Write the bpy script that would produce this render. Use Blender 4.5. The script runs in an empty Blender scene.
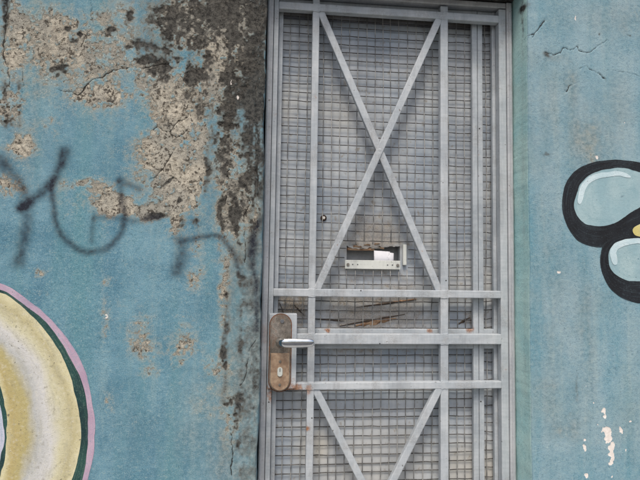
import bpy, bmesh, math, random
import numpy as np
from mathutils import Vector, Matrix

# ------------------------------------------------------------------ camera, sky, sun, exposure
scene = bpy.context.scene
col = scene.collection
R = math.radians
cam_d = bpy.data.cameras.new('camera'); cam = bpy.data.objects.new('camera', cam_d); col.objects.link(cam)
cam_d.sensor_fit = 'HORIZONTAL'; cam_d.sensor_width = 36.0; cam_d.lens = 36.0*520/640
cam_d.clip_start = 0.05; cam_d.clip_end = 2000
def cam_matrix(loc, yaw, pitch, roll):
    fw = Vector((math.sin(yaw)*math.cos(pitch), math.cos(yaw)*math.cos(pitch), math.sin(pitch)))
    rt = Vector((math.cos(yaw), -math.sin(yaw), 0)); up = rt.cross(fw)
    r = math.cos(roll)*rt + math.sin(roll)*up; u = -math.sin(roll)*rt + math.cos(roll)*up
    return Matrix(((r.x, u.x, -fw.x, loc[0]), (r.y, u.y, -fw.y, loc[1]), (r.z, u.z, -fw.z, loc[2]), (0, 0, 0, 1)))
cam.matrix_world = cam_matrix((0, -1.60, 1.30), R(5.647), R(3.604), R(0.812))
scene.camera = cam

SUN_EL, SUN_AZ = 58.0, -14.0          # azimuth measured from straight out of the wall, towards +x
world = bpy.data.worlds.new('World'); scene.world = world; world.use_nodes = True
wn = world.node_tree.nodes; wl = world.node_tree.links
sky = wn.new('ShaderNodeTexSky'); sky.sky_type = 'NISHITA'; sky.sun_disc = False
sky.sun_elevation = R(SUN_EL); sky.sun_rotation = R(180 - SUN_AZ)
sky.air_density = 1.0; sky.dust_density = 5.0; sky.ozone_density = 1.0
bg = wn['Background']; bg.inputs['Strength'].default_value = 0.13
wl.new(sky.outputs['Color'], bg.inputs['Color'])
sun_d = bpy.data.lights.new('sun', 'SUN'); sun_d.energy = 1.5; sun_d.angle = R(18); sun_d.color = (1.0, 0.93, 0.84)
sun = bpy.data.objects.new('sun', sun_d); col.objects.link(sun)
az, el = R(SUN_AZ), R(SUN_EL)
to_sun = Vector((math.sin(az)*math.cos(el), -math.cos(az)*math.cos(el), math.sin(el)))
sun.rotation_euler = to_sun.to_track_quat('Z', 'Y').to_euler(); sun.location = (0, -6, 9)
vs = scene.view_settings
vs.view_transform = 'Standard'; vs.look = 'None'; vs.gamma = 1.0; vs.use_curve_mapping = False
vs.exposure = 0.46

# ------------------------------------------------------------------ measured shapes on the wall plane (metres: x, z)
PEEL = [(-0.604, 1.9859, 0.1477, 0.1231, 0.56, 0), (-0.7705, 1.9822, 0.0308, 0.1231, 0.5, 0), (-0.7723, 1.787, 0.0431, 0.0492, 0.75, 0), (-0.5101, 1.8239, 0.0738, 0.04, 0.8, 10), (-0.6566, 1.7376, 0.0277, 0.0277, 0.45, 0), (-0.7326, 1.6651, 0.0338, 0.0369, 0.75, 0), (-0.7659, 1.5416, 0.0369, 0.0308, 0.8, 0), (-0.6305, 1.9287, 0.0677, 0.0738, 0.22, 0), (-0.6996, 2.0546, 0.1231, 0.0431, 0.22, 0), (-0.2718, 2.0756, 0.08, 0.0923, 0.75, 0), (-0.1268, 2.0334, 0.1108, 0.1477, 0.85, 0), (-0.3251, 1.8516, 0.0677, 0.0738, 0.8, 0), (-0.2721, 1.7854, 0.0615, 0.0677, 0.85, 0), (-0.4019, 1.9226, 0.08, 0.0277, 0.6, -8), (-0.4276, 1.9775, 0.0431, 0.0308, 0.5, 0), (-0.4433, 2.0836, 0.0308, 0.0308, 0.45, 0), (-0.2061, 1.9048, 0.0677, 0.1231, 0.7, 0), (-0.3162, 1.6658, 0.0615, 0.0677, 0.95, 0), (-0.2958, 1.5867, 0.0677, 0.0738, 1.0, 20), (-0.2758, 1.5139, 0.0338, 0.0492, 0.85, 0), (-0.2236, 1.5613, 0.0185, 0.08, 0.8, 0), (-0.2147, 1.6697, 0.0246, 0.0677, 0.75, 0), (-0.2797, 1.4468, 0.0185, 0.0431, 0.7, 0), (-0.1301, 1.6729, 0.0369, 0.1354, 0.7, 0), (-0.096, 1.5189, 0.0431, 0.1538, 0.62, 0), (-0.1444, 1.5176, 0.0185, 0.1846, 0.4, 0), (-0.5399, 1.5546, 0.0738, 0.0185, 0.55, 0), (-0.4685, 1.4964, 0.0492, 0.0308, 0.85, 0), (-0.3688, 1.4749, 0.0431, 0.0215, 0.85, 0), (-0.4159, 1.4858, 0.0123, 0.0246, 0.7, 0), (-0.4932, 1.5379, 0.0431, 0.0185, 0.5, 0), (-0.3281, 1.4881, 0.0308, 0.0185, 0.7, 0), (-0.245, 1.0792, 0.0431, 0.0738, 0.44, 0), (-0.343, 1.0586, 0.0677, 0.0431, 0.3, 0), (-0.2216, 1.2849, 0.0308, 0.0431, 0.44, 0), (-0.212, 1.3634, 0.0246, 0.0431, 0.42, 0), (-0.1314, 1.2438, 0.0185, 0.1723, 0.5, 0), (-0.1492, 1.017, 0.0431, 0.0308, 0.62, 0), (-0.1009, 0.8579, 0.0308, 0.0677, 0.62, 0), (-0.1642, 0.9171, 0.0554, 0.0738, 0.25, 0), (-0.4753, 1.152, 0.0154, 0.1046, 0.36, 0), (-0.374, 1.1231, 0.0431, 0.0923, 0.3, 0), (-0.6702, 1.2905, 0.0246, 0.0123, 0.45, 0), (-0.6757, 1.2292, 0.0369, 0.0092, 0.4, 0), (-0.4711, 1.2638, 0.0185, 0.0154, 0.4, 0), (-0.0616, 1.613, 0.0246, 0.1538, 0.4, 0), (-0.0342, 1.4743, 0.0123, 0.0615, 0.6, 0), (-0.3412, 1.006, 0.0431, 0.0246, 0.4, 0), (-0.4579, 0.92, 0.0185, 0.0308, 0.42, 0), (1.0035, 2.0195, 0.0308, 0.0185, 0.2, 0), (1.0442, 1.7507, 0.0431, 0.0677, 0.26, 0), (1.0534, 1.6841, 0.0246, 0.0308, 0.22, 0), (0.9916, 1.944, 0.0308, 0.0308, 0.18, 0), (1.2402, 2.2068, 0.0308, 0.0615, 0.1, 0), (0.8837, 0.9381, 0.0431, 0.0308, 0.12, 0), (0.932, 0.8128, 0.0308, 0.0185, 0.2, 0), (-0.974, 1.9096, 0.1538, 0.2462, 0.5, 0), (-1.0231, 1.3485, 0.1231, 0.2462, 0.4, 0)]
MOLD = [(-0.1839, 2.1004, 0.1785, 0.1046, 0.74, 0), (-0.0811, 1.9273, 0.0677, 0.2154, 0.84, 0), (-0.0415, 1.9614, 0.0338, 0.3692, 1.1, 0), (-0.2228, 1.9577, 0.08, 0.0923, 0.6, 0), (-0.0447, 1.6761, 0.0308, 0.2154, 0.55, 0), (-0.1248, 1.7043, 0.0369, 0.1354, 0.72, 0), (-0.1028, 1.5496, 0.0246, 0.1538, 0.6, 0), (-0.2941, 1.9159, 0.0677, 0.0738, 0.55, 0), (-0.2612, 1.8234, 0.0615, 0.0492, 0.45, 0), (-0.3191, 1.7584, 0.0308, 0.0246, 0.5, 0), (-0.3421, 1.4665, 0.0338, 0.0123, 0.9, 6), (-0.2649, 1.4472, 0.0123, 0.0123, 0.8, 0), (-0.3072, 1.571, 0.0246, 0.0092, 1.25, 32), (-0.2756, 1.5078, 0.0123, 0.0092, 0.9, 0), (-0.2205, 1.4513, 0.0123, 0.0154, 1.0, 0), (-0.247, 1.5453, 0.0092, 0.0277, 0.6, 0), (-0.1949, 1.6085, 0.0123, 0.0738, 0.6, 0), (-0.1432, 1.4715, 0.0123, 0.1538, 0.5, 0), (-0.0912, 1.4421, 0.0092, 0.0923, 0.62, 0), (-0.6296, 1.9071, 0.0138, 0.0138, 1.2, 0), (-0.6552, 1.8996, 0.008, 0.008, 1.1, 0), (-0.6429, 1.8818, 0.0068, 0.0068, 1.05, 0), (-0.6014, 1.9923, 0.0108, 0.0092, 1.0, 0), (-0.6176, 2.0317, 0.0108, 0.0092, 0.9, 0), (-0.5821, 2.0184, 0.0092, 0.0092, 0.9, 0), (-0.4373, 2.0808, 0.0154, 0.0154, 0.95, 0), (-0.4101, 1.9848, 0.0246, 0.0185, 0.85, 20), (-0.4392, 1.9706, 0.0123, 0.0123, 0.85, 0), (-0.3746, 1.9932, 0.0215, 0.0123, 0.85, 0), (-0.3788, 1.9427, 0.0369, 0.0185, 0.75, 0), (-0.3597, 1.9061, 0.0246, 0.0185, 0.65, 0), (-0.4887, 2.0303, 0.0154, 0.0123, 0.75, 0), (-0.5008, 1.8089, 0.0277, 0.0154, 0.62, 0), (-0.6385, 1.9777, 0.1538, 0.1231, 0.26, 0), (-0.7985, 2.0884, 0.0123, 0.0923, 0.8, 0), (-0.7938, 1.8223, 0.0123, 0.0308, 0.95, 0), (-0.7759, 1.7445, 0.0154, 0.0308, 0.8, 0), (-0.7489, 1.7699, 0.0123, 0.0369, 0.75, 0), (-0.7524, 1.8425, 0.0092, 0.0246, 0.8, 0), (-0.7394, 1.8067, 0.0123, 0.0154, 0.7, 0), (-0.1224, 1.124, 0.0092, 0.1846, 0.5, 0), (-0.0747, 1.1241, 0.0092, 0.1538, 0.48, 0), (-0.0815, 1.2868, 0.0111, 0.0215, 1.1, -10), (-0.0897, 0.8811, 0.0154, 0.0554, 1.05, -6), (-0.0789, 0.7991, 0.0092, 0.0246, 0.8, 0), (-0.111, 0.9049, 0.0123, 0.0185, 0.7, 0), (-0.126, 1.0347, 0.0092, 0.0431, 0.7, 0), (-0.1491, 1.0111, 0.0246, 0.0154, 0.5, 0), (-0.0447, 0.8571, 0.0431, 0.2769, 0.34, 0), (-0.0641, 1.1842, 0.0369, 0.2154, 0.34, 0), (-0.0264, 0.975, 0.0154, 0.1846, 0.35, 0), (-0.3151, 2.0094, 0.0431, 0.0615, 0.6, 0), (-0.2029, 1.7886, 0.0431, 0.0369, 0.5, 0), (-0.174, 1.7273, 0.0246, 0.0615, 0.5, 0), (-0.2814, 1.698, 0.0308, 0.0185, 0.55, 0), (-0.3311, 1.5794, 0.0154, 0.0123, 0.6, 0), (0.9816, 1.5623, 0.0031, 0.0031, 0, 0), (0.7966, 2.1982, 0.0246, 0.0092, 0.9, 0), (0.7995, 2.1438, 0.0092, 0.08, 0.45, 0), (1.0938, 2.1106, 0.0062, 0.0046, 0.9, 0), (1.2017, 2.1171, 0.0077, 0.0046, 1, 0), (0.9022, 2.0343, 0.0154, 0.0092, 0.5, 0), (0.8637, 2.0118, 0.0123, 0.0923, 0.12, 0), (0.9631, 0.8748, 0.0092, 0.0246, 0.25, 0), (0.9917, 0.9688, 0.0046, 0.0677, 0.22, 0), (0.8976, 1.6984, 0.0123, 0.0062, 0.5, 0), (0.9909, 0.9216, 0.0062, 0.0246, 0.2, 0)]
GRIME = [(-0.0447, 1.1242, 0.0431, 0.6154, 0.95, 0), (-0.0737, 0.8282, 0.0615, 0.2154, 0.6, 0), (-0.1067, 1.214, 0.0277, 0.3385, 0.5, 0), (-0.0115, 0.9749, 0.0246, 0.4308, 0.9, 0), (-0.0958, 1.7682, 0.0738, 0.2769, 0.6, 0), (-0.6094, 1.9763, 0.1846, 0.1385, 0.45, 0), (-0.7433, 1.7701, 0.0615, 0.1538, 0.4, 0), (-0.45, 0.8625, 0.1846, 0.1231, 0.1, 0), (-0.1773, 0.8589, 0.0738, 0.1538, 0.3, 0), (-0.3604, 1.5723, 0.0308, 0.1231, 0.3, 0), (1.0443, 1.7574, 0.0615, 0.0923, 0.75, 0), (1.0569, 1.6842, 0.0369, 0.0431, 0.5, 0), (0.9224, 1.0639, 0.08, 0.2462, 0.38, 0), (1.0275, 1.0638, 0.0215, 0.1846, 0.45, 0), (0.8957, 1.8115, 0.0677, 0.1846, 0.32, 0), (1.1308, 2.1649, 0.1846, 0.0677, 0.3, 0), (0.9912, 1.9169, 0.0431, 0.0738, 0.5, 0), (0.9489, 0.8282, 0.0615, 0.0431, 0.5, 0), (0.9009, 1.4489, 0.0615, 0.1231, 0.35, 0), (1.0926, 1.2247, 0.08, 0.0615, 0.2, 0), (0.9334, 2.0224, 0.0431, 0.0154, 0.5, 0), (1.1603, 1.8911, 0.0492, 0.1231, 0.28, 0), (0.7969, 1.5439, 0.0092, 0.8, 0.2, 0), (1.1683, 0.7778, 0.0615, 0.0923, 0.15, 0)]
WHITE = [(1.0815, 0.8703, 0.008, 0.0117, 1, 0), (1.0862, 0.8513, 0.0049, 0.0074, 1, 0), (1.0904, 0.8073, 0.016, 0.0154, 1, 0), (1.0967, 0.7853, 0.0123, 0.0185, 1, 0), (1.1063, 0.7569, 0.0111, 0.0185, 1, -10), (1.1054, 0.7195, 0.0117, 0.0215, 1, 0), (1.1, 0.704, 0.0062, 0.0077, 0.9, 0), (1.1382, 0.8097, 0.0062, 0.0123, 1, 20), (1.0148, 0.7555, 0.0065, 0.0123, 1, 20), (1.017, 0.7804, 0.0037, 0.0037, 0.9, 0), (1.0602, 0.8266, 0.0031, 0.0031, 0.9, 0), (1.1538, 0.7466, 0.0031, 0.0049, 0.9, 0), (1.1732, 0.8376, 0.0034, 0.0034, 0.9, 0), (1.0199, 0.6686, 0.0062, 0.0092, 0.9, 0), (1.1042, 0.6635, 0.0043, 0.0043, 0.9, 0), (1.048, 0.8958, 0.0031, 0.0031, 0.9, 0), (1.0729, 1.6948, 0.0049, 0.0055, 1, 0), (0.9364, 1.3134, 0.0062, 0.0062, 0.9, 0), (1.039, 1.4815, 0.0049, 0.0068, 1, 0), (0.9334, 1.7931, 0.0043, 0.0043, 0.7, 0), (1.1728, 1.8168, 0.004, 0.004, 0.8, 0), (1.038, 1.0798, 0.004, 0.004, 0.9, 0), (1.0219, 0.9497, 0.0031, 0.0031, 0.9, 0), (1.006, 2.1638, 0.0037, 0.0154, 0.8, 0), (1.1863, 1.6418, 0.0055, 0.0049, 1, 0), (1.1584, 1.5109, 0.0062, 0.0123, 0.6, 0), (-0.4729, 1.1638, 0.0062, 0.008, 0.8, 0), (-0.5849, 1.0704, 0.0043, 0.0105, 0.9, 0), (-0.1037, 1.8404, 0.004, 0.0068, 1, 0), (-0.1263, 1.8868, 0.0025, 0.0123, 0.8, 0)]
SPRAY = [([(-0.6127, 1.6486), (-0.6222, 1.606), (-0.6455, 1.5543), (-0.686, 1.5113), (-0.7266, 1.4805)], 0.0129, 0.85), ([(-0.6127, 1.6486), (-0.6171, 1.6183)], 0.0154, 0.45), ([(-0.7132, 1.4927), (-0.7292, 1.4775)], 0.0098, 0.6), ([(-0.8034, 1.6236), (-0.7682, 1.5891), (-0.7418, 1.5631), (-0.7108, 1.5017), (-0.7094, 1.413), (-0.7243, 1.316)], 0.0142, 0.62), ([(-0.7143, 1.3982), (-0.7272, 1.3189)], 0.0169, 0.25), ([(-0.7864, 1.6182), (-0.78, 1.6006)], 0.0154, 0.5), ([(-0.6455, 1.5543), (-0.637, 1.4889), (-0.626, 1.4327), (-0.5956, 1.3859), (-0.5432, 1.3544), (-0.4863, 1.3614), (-0.4473, 1.3949), (-0.4317, 1.4432), (-0.44, 1.5093), (-0.4479, 1.5665)], 0.0092, 0.74), ([(-0.448, 1.5695), (-0.4243, 1.5582), (-0.3946, 1.5439)], 0.0111, 0.55), ([(-0.5191, 1.4651), (-0.5217, 1.3874)], 0.008, 0.45), ([(-0.5186, 1.4531), (-0.467, 1.4574), (-0.4144, 1.4466), (-0.3681, 1.4538), (-0.3331, 1.4607)], 0.008, 0.5), ([(-0.2723, 1.3986), (-0.2559, 1.3445), (-0.2749, 1.2931)], 0.0154, 0.5), ([(-0.2647, 1.3444), (-0.2752, 1.3021)], 0.0138, 0.45), ([(-0.263, 1.3866), (-0.2012, 1.4031), (-0.1505, 1.4072), (-0.1103, 1.3623), (-0.0849, 1.3049)], 0.0086, 0.72), ([(-0.0246, 1.456), (-0.0474, 1.3818), (-0.0427, 1.3055), (-0.0261, 1.2389), (-0.0266, 1.1243)], 0.0105, 0.85), ([(-0.0475, 1.3879), (-0.0468, 1.3543)], 0.0138, 0.8), ([(-0.3683, 1.4598), (-0.3331, 1.4607)], 0.0092, 0.3)]
CRACK = [[(-0.6465, 1.8326), (-0.5773, 1.8329), (-0.5469, 1.8683), (-0.4783, 1.9091), (-0.3899, 1.917), (-0.3188, 1.9366), (-0.2712, 1.955)], [(-0.3121, 1.7247), (-0.2833, 1.76), (-0.2538, 1.7738), (-0.2304, 1.7998), (-0.2066, 1.8135)], [(-0.3031, 1.7219), (-0.2951, 1.6574), (-0.3262, 1.6102), (-0.3691, 1.569)], [(-0.557, 2.1202), (-0.5421, 2.0396), (-0.5179, 2.0223), (-0.4878, 2.0053)], [(-0.7964, 2.104), (-0.7982, 1.9683), (-0.7775, 1.8352), (-0.7427, 1.7581)], [(-0.3795, 1.8738), (-0.3629, 1.8248), (-0.3384, 1.8011)], [(-0.3121, 1.7247), (-0.2878, 1.7102), (-0.2585, 1.73)], [(-0.0966, 1.7997), (-0.1065, 1.705), (-0.1286, 1.6107), (-0.1323, 1.5179)], [(-0.0433, 1.8974), (-0.0453, 1.7074), (-0.0321, 1.5207)], [(-0.2712, 1.955), (-0.2355, 1.976), (-0.2046, 1.9587)], [(-0.5421, 2.0396), (-0.5644, 2.0132), (-0.5803, 1.9749)], [(-0.7427, 1.7581), (-0.7509, 1.8122), (-0.7357, 1.8495), (-0.7434, 1.8918)], [(-0.2096, 1.8102), (-0.1827, 1.8271), (-0.1712, 1.8529)], [(-0.1091, 0.8288), (-0.0898, 0.7644), (-0.0969, 0.695)], [(-0.318, 1.7244), (-0.3423, 1.7389), (-0.3597, 1.7289)], [(-0.0656, 1.5198), (-0.0752, 1.4088), (-0.0644, 1.3296)], [(-0.026, 1.0943), (-0.0492, 1.0584), (-0.0538, 0.9989), (-0.0828, 0.9635)], [(0.9547, 2.0407), (0.9655, 2.0583), (0.9761, 2.0624), (0.9865, 2.0527), (1.0042, 2.0606), (1.0216, 2.0479), (1.0428, 2.0457), (1.0715, 2.0645), (1.1185, 2.0948)], [(1.0206, 1.9898), (1.042, 2.0029), (1.0594, 1.9918), (1.0805, 1.9827), (1.098, 1.97), (1.1117, 1.9468)], [(1.1126, 1.9879), (1.1555, 1.9901), (1.202, 1.9857), (1.2484, 1.971)], [(0.8058, 2.083), (0.8335, 2.0948), (0.8613, 2.0999)], [(0.9701, 1.9091), (0.9809, 1.9299), (1.0091, 1.9381)], [(0.9037, 2.1436), (0.8684, 2.1072), (0.8508, 2.0857)], [(0.8988, 2.0409), (0.9371, 2.0363), (0.9547, 2.0441)]]
RING = {'outer': [(-0.774, 1.2586), (-0.7372, 1.2402), (-0.7029, 1.2159), (-0.6305, 1.1541), (-0.5806, 1.1007), (-0.5415, 1.0386), (-0.5027, 0.9147), (-0.4903, 0.8488), (-0.4917, 0.8147), (-0.4989, 0.7496), (-0.5008, 0.6933)], 'pg': [(-0.7731, 1.2412), (-0.739, 1.2199), (-0.7018, 1.1942), (-0.6441, 1.1483), (-0.5999, 1.0935), (-0.5666, 1.0358), (-0.5269, 0.9579), (-0.5144, 0.8919), (-0.5107, 0.8349), (-0.5156, 0.75), (-0.5203, 0.6938)], 'gc': [(-0.7726, 1.2311), (-0.7444, 1.217), (-0.7157, 1.1955), (-0.6664, 1.1482), (-0.6222, 1.0934), (-0.5862, 1.0358), (-0.5546, 0.9495), (-0.5362, 0.8779), (-0.5297, 0.821), (-0.5281, 0.7502), (-0.53, 0.694)], 'ci': [(-0.8061, 1.0306), (-0.789, 1.0136), (-0.7683, 0.9823), (-0.7593, 0.9653), (-0.7456, 0.9087), (-0.7367, 0.8383), (-0.7319, 0.7963), (-0.7298, 0.7544), (-0.729, 0.6989)], 'ii': [(-0.8047, 1.0023), (-0.7875, 0.9853), (-0.7689, 0.9399), (-0.7562, 0.9032), (-0.7469, 0.8525), (-0.7418, 0.8104), (-0.7372, 0.7546), (-0.7363, 0.699)]}
LOOP_A_OUT = [(1.34, 1.6401), (1.2798, 1.6719), (1.2264, 1.6819), (1.1732, 1.6867), (1.1201, 1.6865), (1.0567, 1.6759), (0.9969, 1.6455), (0.9633, 1.6014), (0.9504, 1.5482), (0.9547, 1.4991), (0.9695, 1.4569), (0.9998, 1.4184), (1.0443, 1.3996), (1.0928, 1.3973), (1.135, 1.4145), (1.1847, 1.4386), (1.2381, 1.453), (1.2993, 1.4777), (1.3475, 1.5325), (1.3673, 1.5869)]
LOOP_A_IN = [(1.3106, 1.6189), (1.2681, 1.6378), (1.2255, 1.6482), (1.1725, 1.6598), (1.1124, 1.6561), (1.0559, 1.6375), (1.0206, 1.6098), (0.999, 1.5661), (0.9913, 1.5263), (1.0046, 1.4938), (1.0318, 1.4715), (1.0803, 1.466), (1.1224, 1.4736), (1.1579, 1.4926), (1.1937, 1.5151), (1.2404, 1.5397), (1.2764, 1.5507), (1.309, 1.565), (1.324, 1.5856), (1.3245, 1.6025)]
LOOP_B_OUT = [(1.3191, 1.4249), (1.2733, 1.4438), (1.2202, 1.446), (1.1672, 1.4416), (1.1214, 1.4274), (1.0895, 1.4038), (1.0799, 1.3611), (1.0825, 1.322), (1.1007, 1.2799), (1.1311, 1.2445), (1.1724, 1.2237), (1.2142, 1.216), (1.267, 1.2197), (1.3138, 1.2463), (1.3401, 1.2927), (1.3491, 1.3523), (1.3432, 1.3921)]
LOOP_B_IN = [(1.29, 1.4043), (1.2549, 1.4202), (1.2197, 1.4261), (1.1739, 1.4252), (1.1385, 1.4113), (1.1171, 1.3945), (1.1078, 1.3681), (1.1123, 1.3354), (1.1326, 1.3064), (1.1706, 1.2905), (1.216, 1.2862), (1.2584, 1.2916), (1.2872, 1.3085), (1.3059, 1.3384), (1.3102, 1.3649), (1.3038, 1.388)]
SHINE_A = [(1.0106, 1.5367), (1.0145, 1.5633), (1.0219, 1.5866), (1.038, 1.6103), (1.0627, 1.6261), (1.0979, 1.6356), (1.1438, 1.6421), (1.1685, 1.6379), (1.1931, 1.6303)]
SHINE_B = [(1.1333, 1.339), (1.1269, 1.3619), (1.1238, 1.3815), (1.1347, 1.3997), (1.1559, 1.41), (1.1842, 1.4172), (1.2195, 1.4195), (1.2477, 1.4135)]
YELLOW = [(1.1922, 1.4553), (1.2067, 1.4689), (1.2281, 1.4761), (1.2566, 1.4801), (1.2631, 1.4569), (1.2412, 1.4365), (1.2199, 1.4328), (1.1988, 1.4389)]

# ------------------------------------------------------------------ noise and fields
rng = np.random.RandomState(7)
LAT = rng.rand(16, 512, 512).astype(np.float32)
def vnoise(x, z, seed):
    L = LAT[seed % 16]
    xi = np.floor(x).astype(np.int64); zi = np.floor(z).astype(np.int64)
    fx = x - xi; fz = z - zi; fx = fx*fx*(3-2*fx); fz = fz*fz*(3-2*fz)
    x0 = xi % 512; x1 = (xi+1) % 512; z0 = zi % 512; z1 = (zi+1) % 512
    return (L[x0, z0]*(1-fx) + L[x1, z0]*fx)*(1-fz) + (L[x0, z1]*(1-fx) + L[x1, z1]*fx)*fz
def fbm(x, z, size, octaves, seed, gain=0.55):
    """zero-centred fractal noise, about -1..1; size = largest feature in metres"""
    s = np.zeros_like(x); a = 1.0; t = 0.0
    for o in range(octaves):
        k = (2.03**o)/size
        s += a*(vnoise(x*k + 31.7*seed + 7.3*o, z*k + 11.9*seed + 3.1*o, seed + 3*o)*2 - 1); t += a; a *= gain
    return s/t*1.6
def blob_field(x, z, blobs, power=3):
    f = np.zeros_like(x)
    for bx, bz, rx, rz, s, rot in blobs:
        if s <= 0: continue
        c, sn = math.cos(R(rot)), math.sin(R(rot))
        dx, dz = x-bx, z-bz
        u = (dx*c + dz*sn)/rx; v = (-dx*sn + dz*c)/rz
        d2 = u*u + v*v
        f = np.maximum(f, s/(1 + d2**(power/2))) + 0.35*np.minimum(f, s/(1 + d2**(power/2)))
    return f
def poly_dist(x, z, pts):
    d = np.full_like(x, 9.0)
    for (ax, az_), (bx, bz) in zip(pts[:-1], pts[1:]):
        ex, ez = bx-ax, bz-az_; L2 = ex*ex + ez*ez + 1e-12
        t = np.clip(((x-ax)*ex + (z-az_)*ez)/L2, 0, 1)
        d = np.minimum(d, np.hypot(x-ax-t*ex, z-az_-t*ez))
    return d
def resample(pts, n, closed=False):
    p = np.array(pts, float); m = len(p)
    idx = lambda i: p[i % m] if closed else p[min(max(i, 0), m-1)]
    segs = m if closed else m-1
    out = []
    for k in range(8*segs + (0 if closed else 1)):
        i, t = divmod(k, 8); t /= 8.0
        p0, p1, p2, p3 = idx(i-1), idx(i), idx(i+1), idx(i+2)
        out.append(.5*((2*p1) + (p2-p0)*t + (2*p0-5*p1+4*p2-p3)*t*t + (3*p1-p0-3*p2+p3)*t**3))
    q = np.array(out + ([out[0]] if closed else []))
    s = np.r_[0, np.cumsum(np.hypot(*(np.diff(q, axis=0).T)))]
    u = np.linspace(0, s[-1], n + (1 if closed else 0))
    r = np.c_[np.interp(u, s, q[:, 0]), np.interp(u, s, q[:, 1])]
    return r[:-1] if closed else r

def wall_fields(x, z):
    """every mark on the plaster as a function of position on the wall"""
    left = (x < 0.4).astype(np.float32)
    big = fbm(x, z, .16, 5, 1); mid = fbm(x, z, .035, 4, 2); fine = fbm(x, z, .010, 2, 3, .7)
    wx = x + .006*fbm(x, z, .05, 3, 4); wz = z + .006*fbm(x, z, .05, 3, 5)
    streak = fbm(x*3.2, z*.35, .10, 4, 6)
    p = blob_field(wx, wz, PEEL)
    pc = np.minimum(p, 1)
    peel = p*.98 + .10*big + (.12*big + .36*mid + .34*fine)*(.16 + .85*pc) + .05*streak - .50
    m = blob_field(wx, wz, MOLD)
    mc = np.minimum(m, .85)
    mold = m*.92 + (.26*big + .52*mid + .40*fine + .38*streak)*(.06 + mc) - .44
    w = blob_field(x + .0030*fine, z + .0030*mid, WHITE, 5)
    white = w + (.45*fine + .3*mid)*w - .55
    sp = np.zeros_like(x)
    for pts, wd, s in SPRAY:
        d = poly_dist(x*.6+wx*.4, z*.6+wz*.4, [tuple(a) for a in resample(pts, 40)])/(wd*1.12)
        sp = 1 - (1-sp)*(1 - s*np.exp(-(d**2)*.9)*.9)
    sp = sp*np.clip(.95 + .22*fine + .06*mid, 0, 1.25)
    cr = np.full_like(x, 12.)
    for k, pts in enumerate(CRACK):
        d = poly_dist(wx + .0014*fine + .004*mid, wz + .0022*fine + .003*mid, pts)
        cr = np.minimum(cr, d/np.clip(.0011*(1 + .9*mid + .8*big), .00025, .0024))   # distance in crack widths
    gr_ = np.clip(blob_field(wx, wz, GRIME, 3)*(1 + .5*streak + .35*big + .3*mid), 0, 1.2)
    return dict(grime=gr_, peel=peel, mold=mold, white=white, spray=sp, crack=cr, streak=streak, big=big)
def wall_height(x, z, F=None):
    """offset towards the street (metres) of the plaster surface"""
    h = .0030*fbm(x, z, .55, 3, 8) + .0009*fbm(x, z, .09, 3, 9)
    if F is not None:
        h = h - .0016*np.clip(F['peel']*6, 0, 1) - .0022*np.exp(-(F['crack']*.6)**2) - .0008*np.clip(F['white']*5, 0, 1) + .0004*fbm(x, z, .012, 3, 10)*np.clip(.4 + F['peel']*3, .25, 1.5) - .0012*np.clip(F['mold']*3-.4, 0, 1)
    return h

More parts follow.
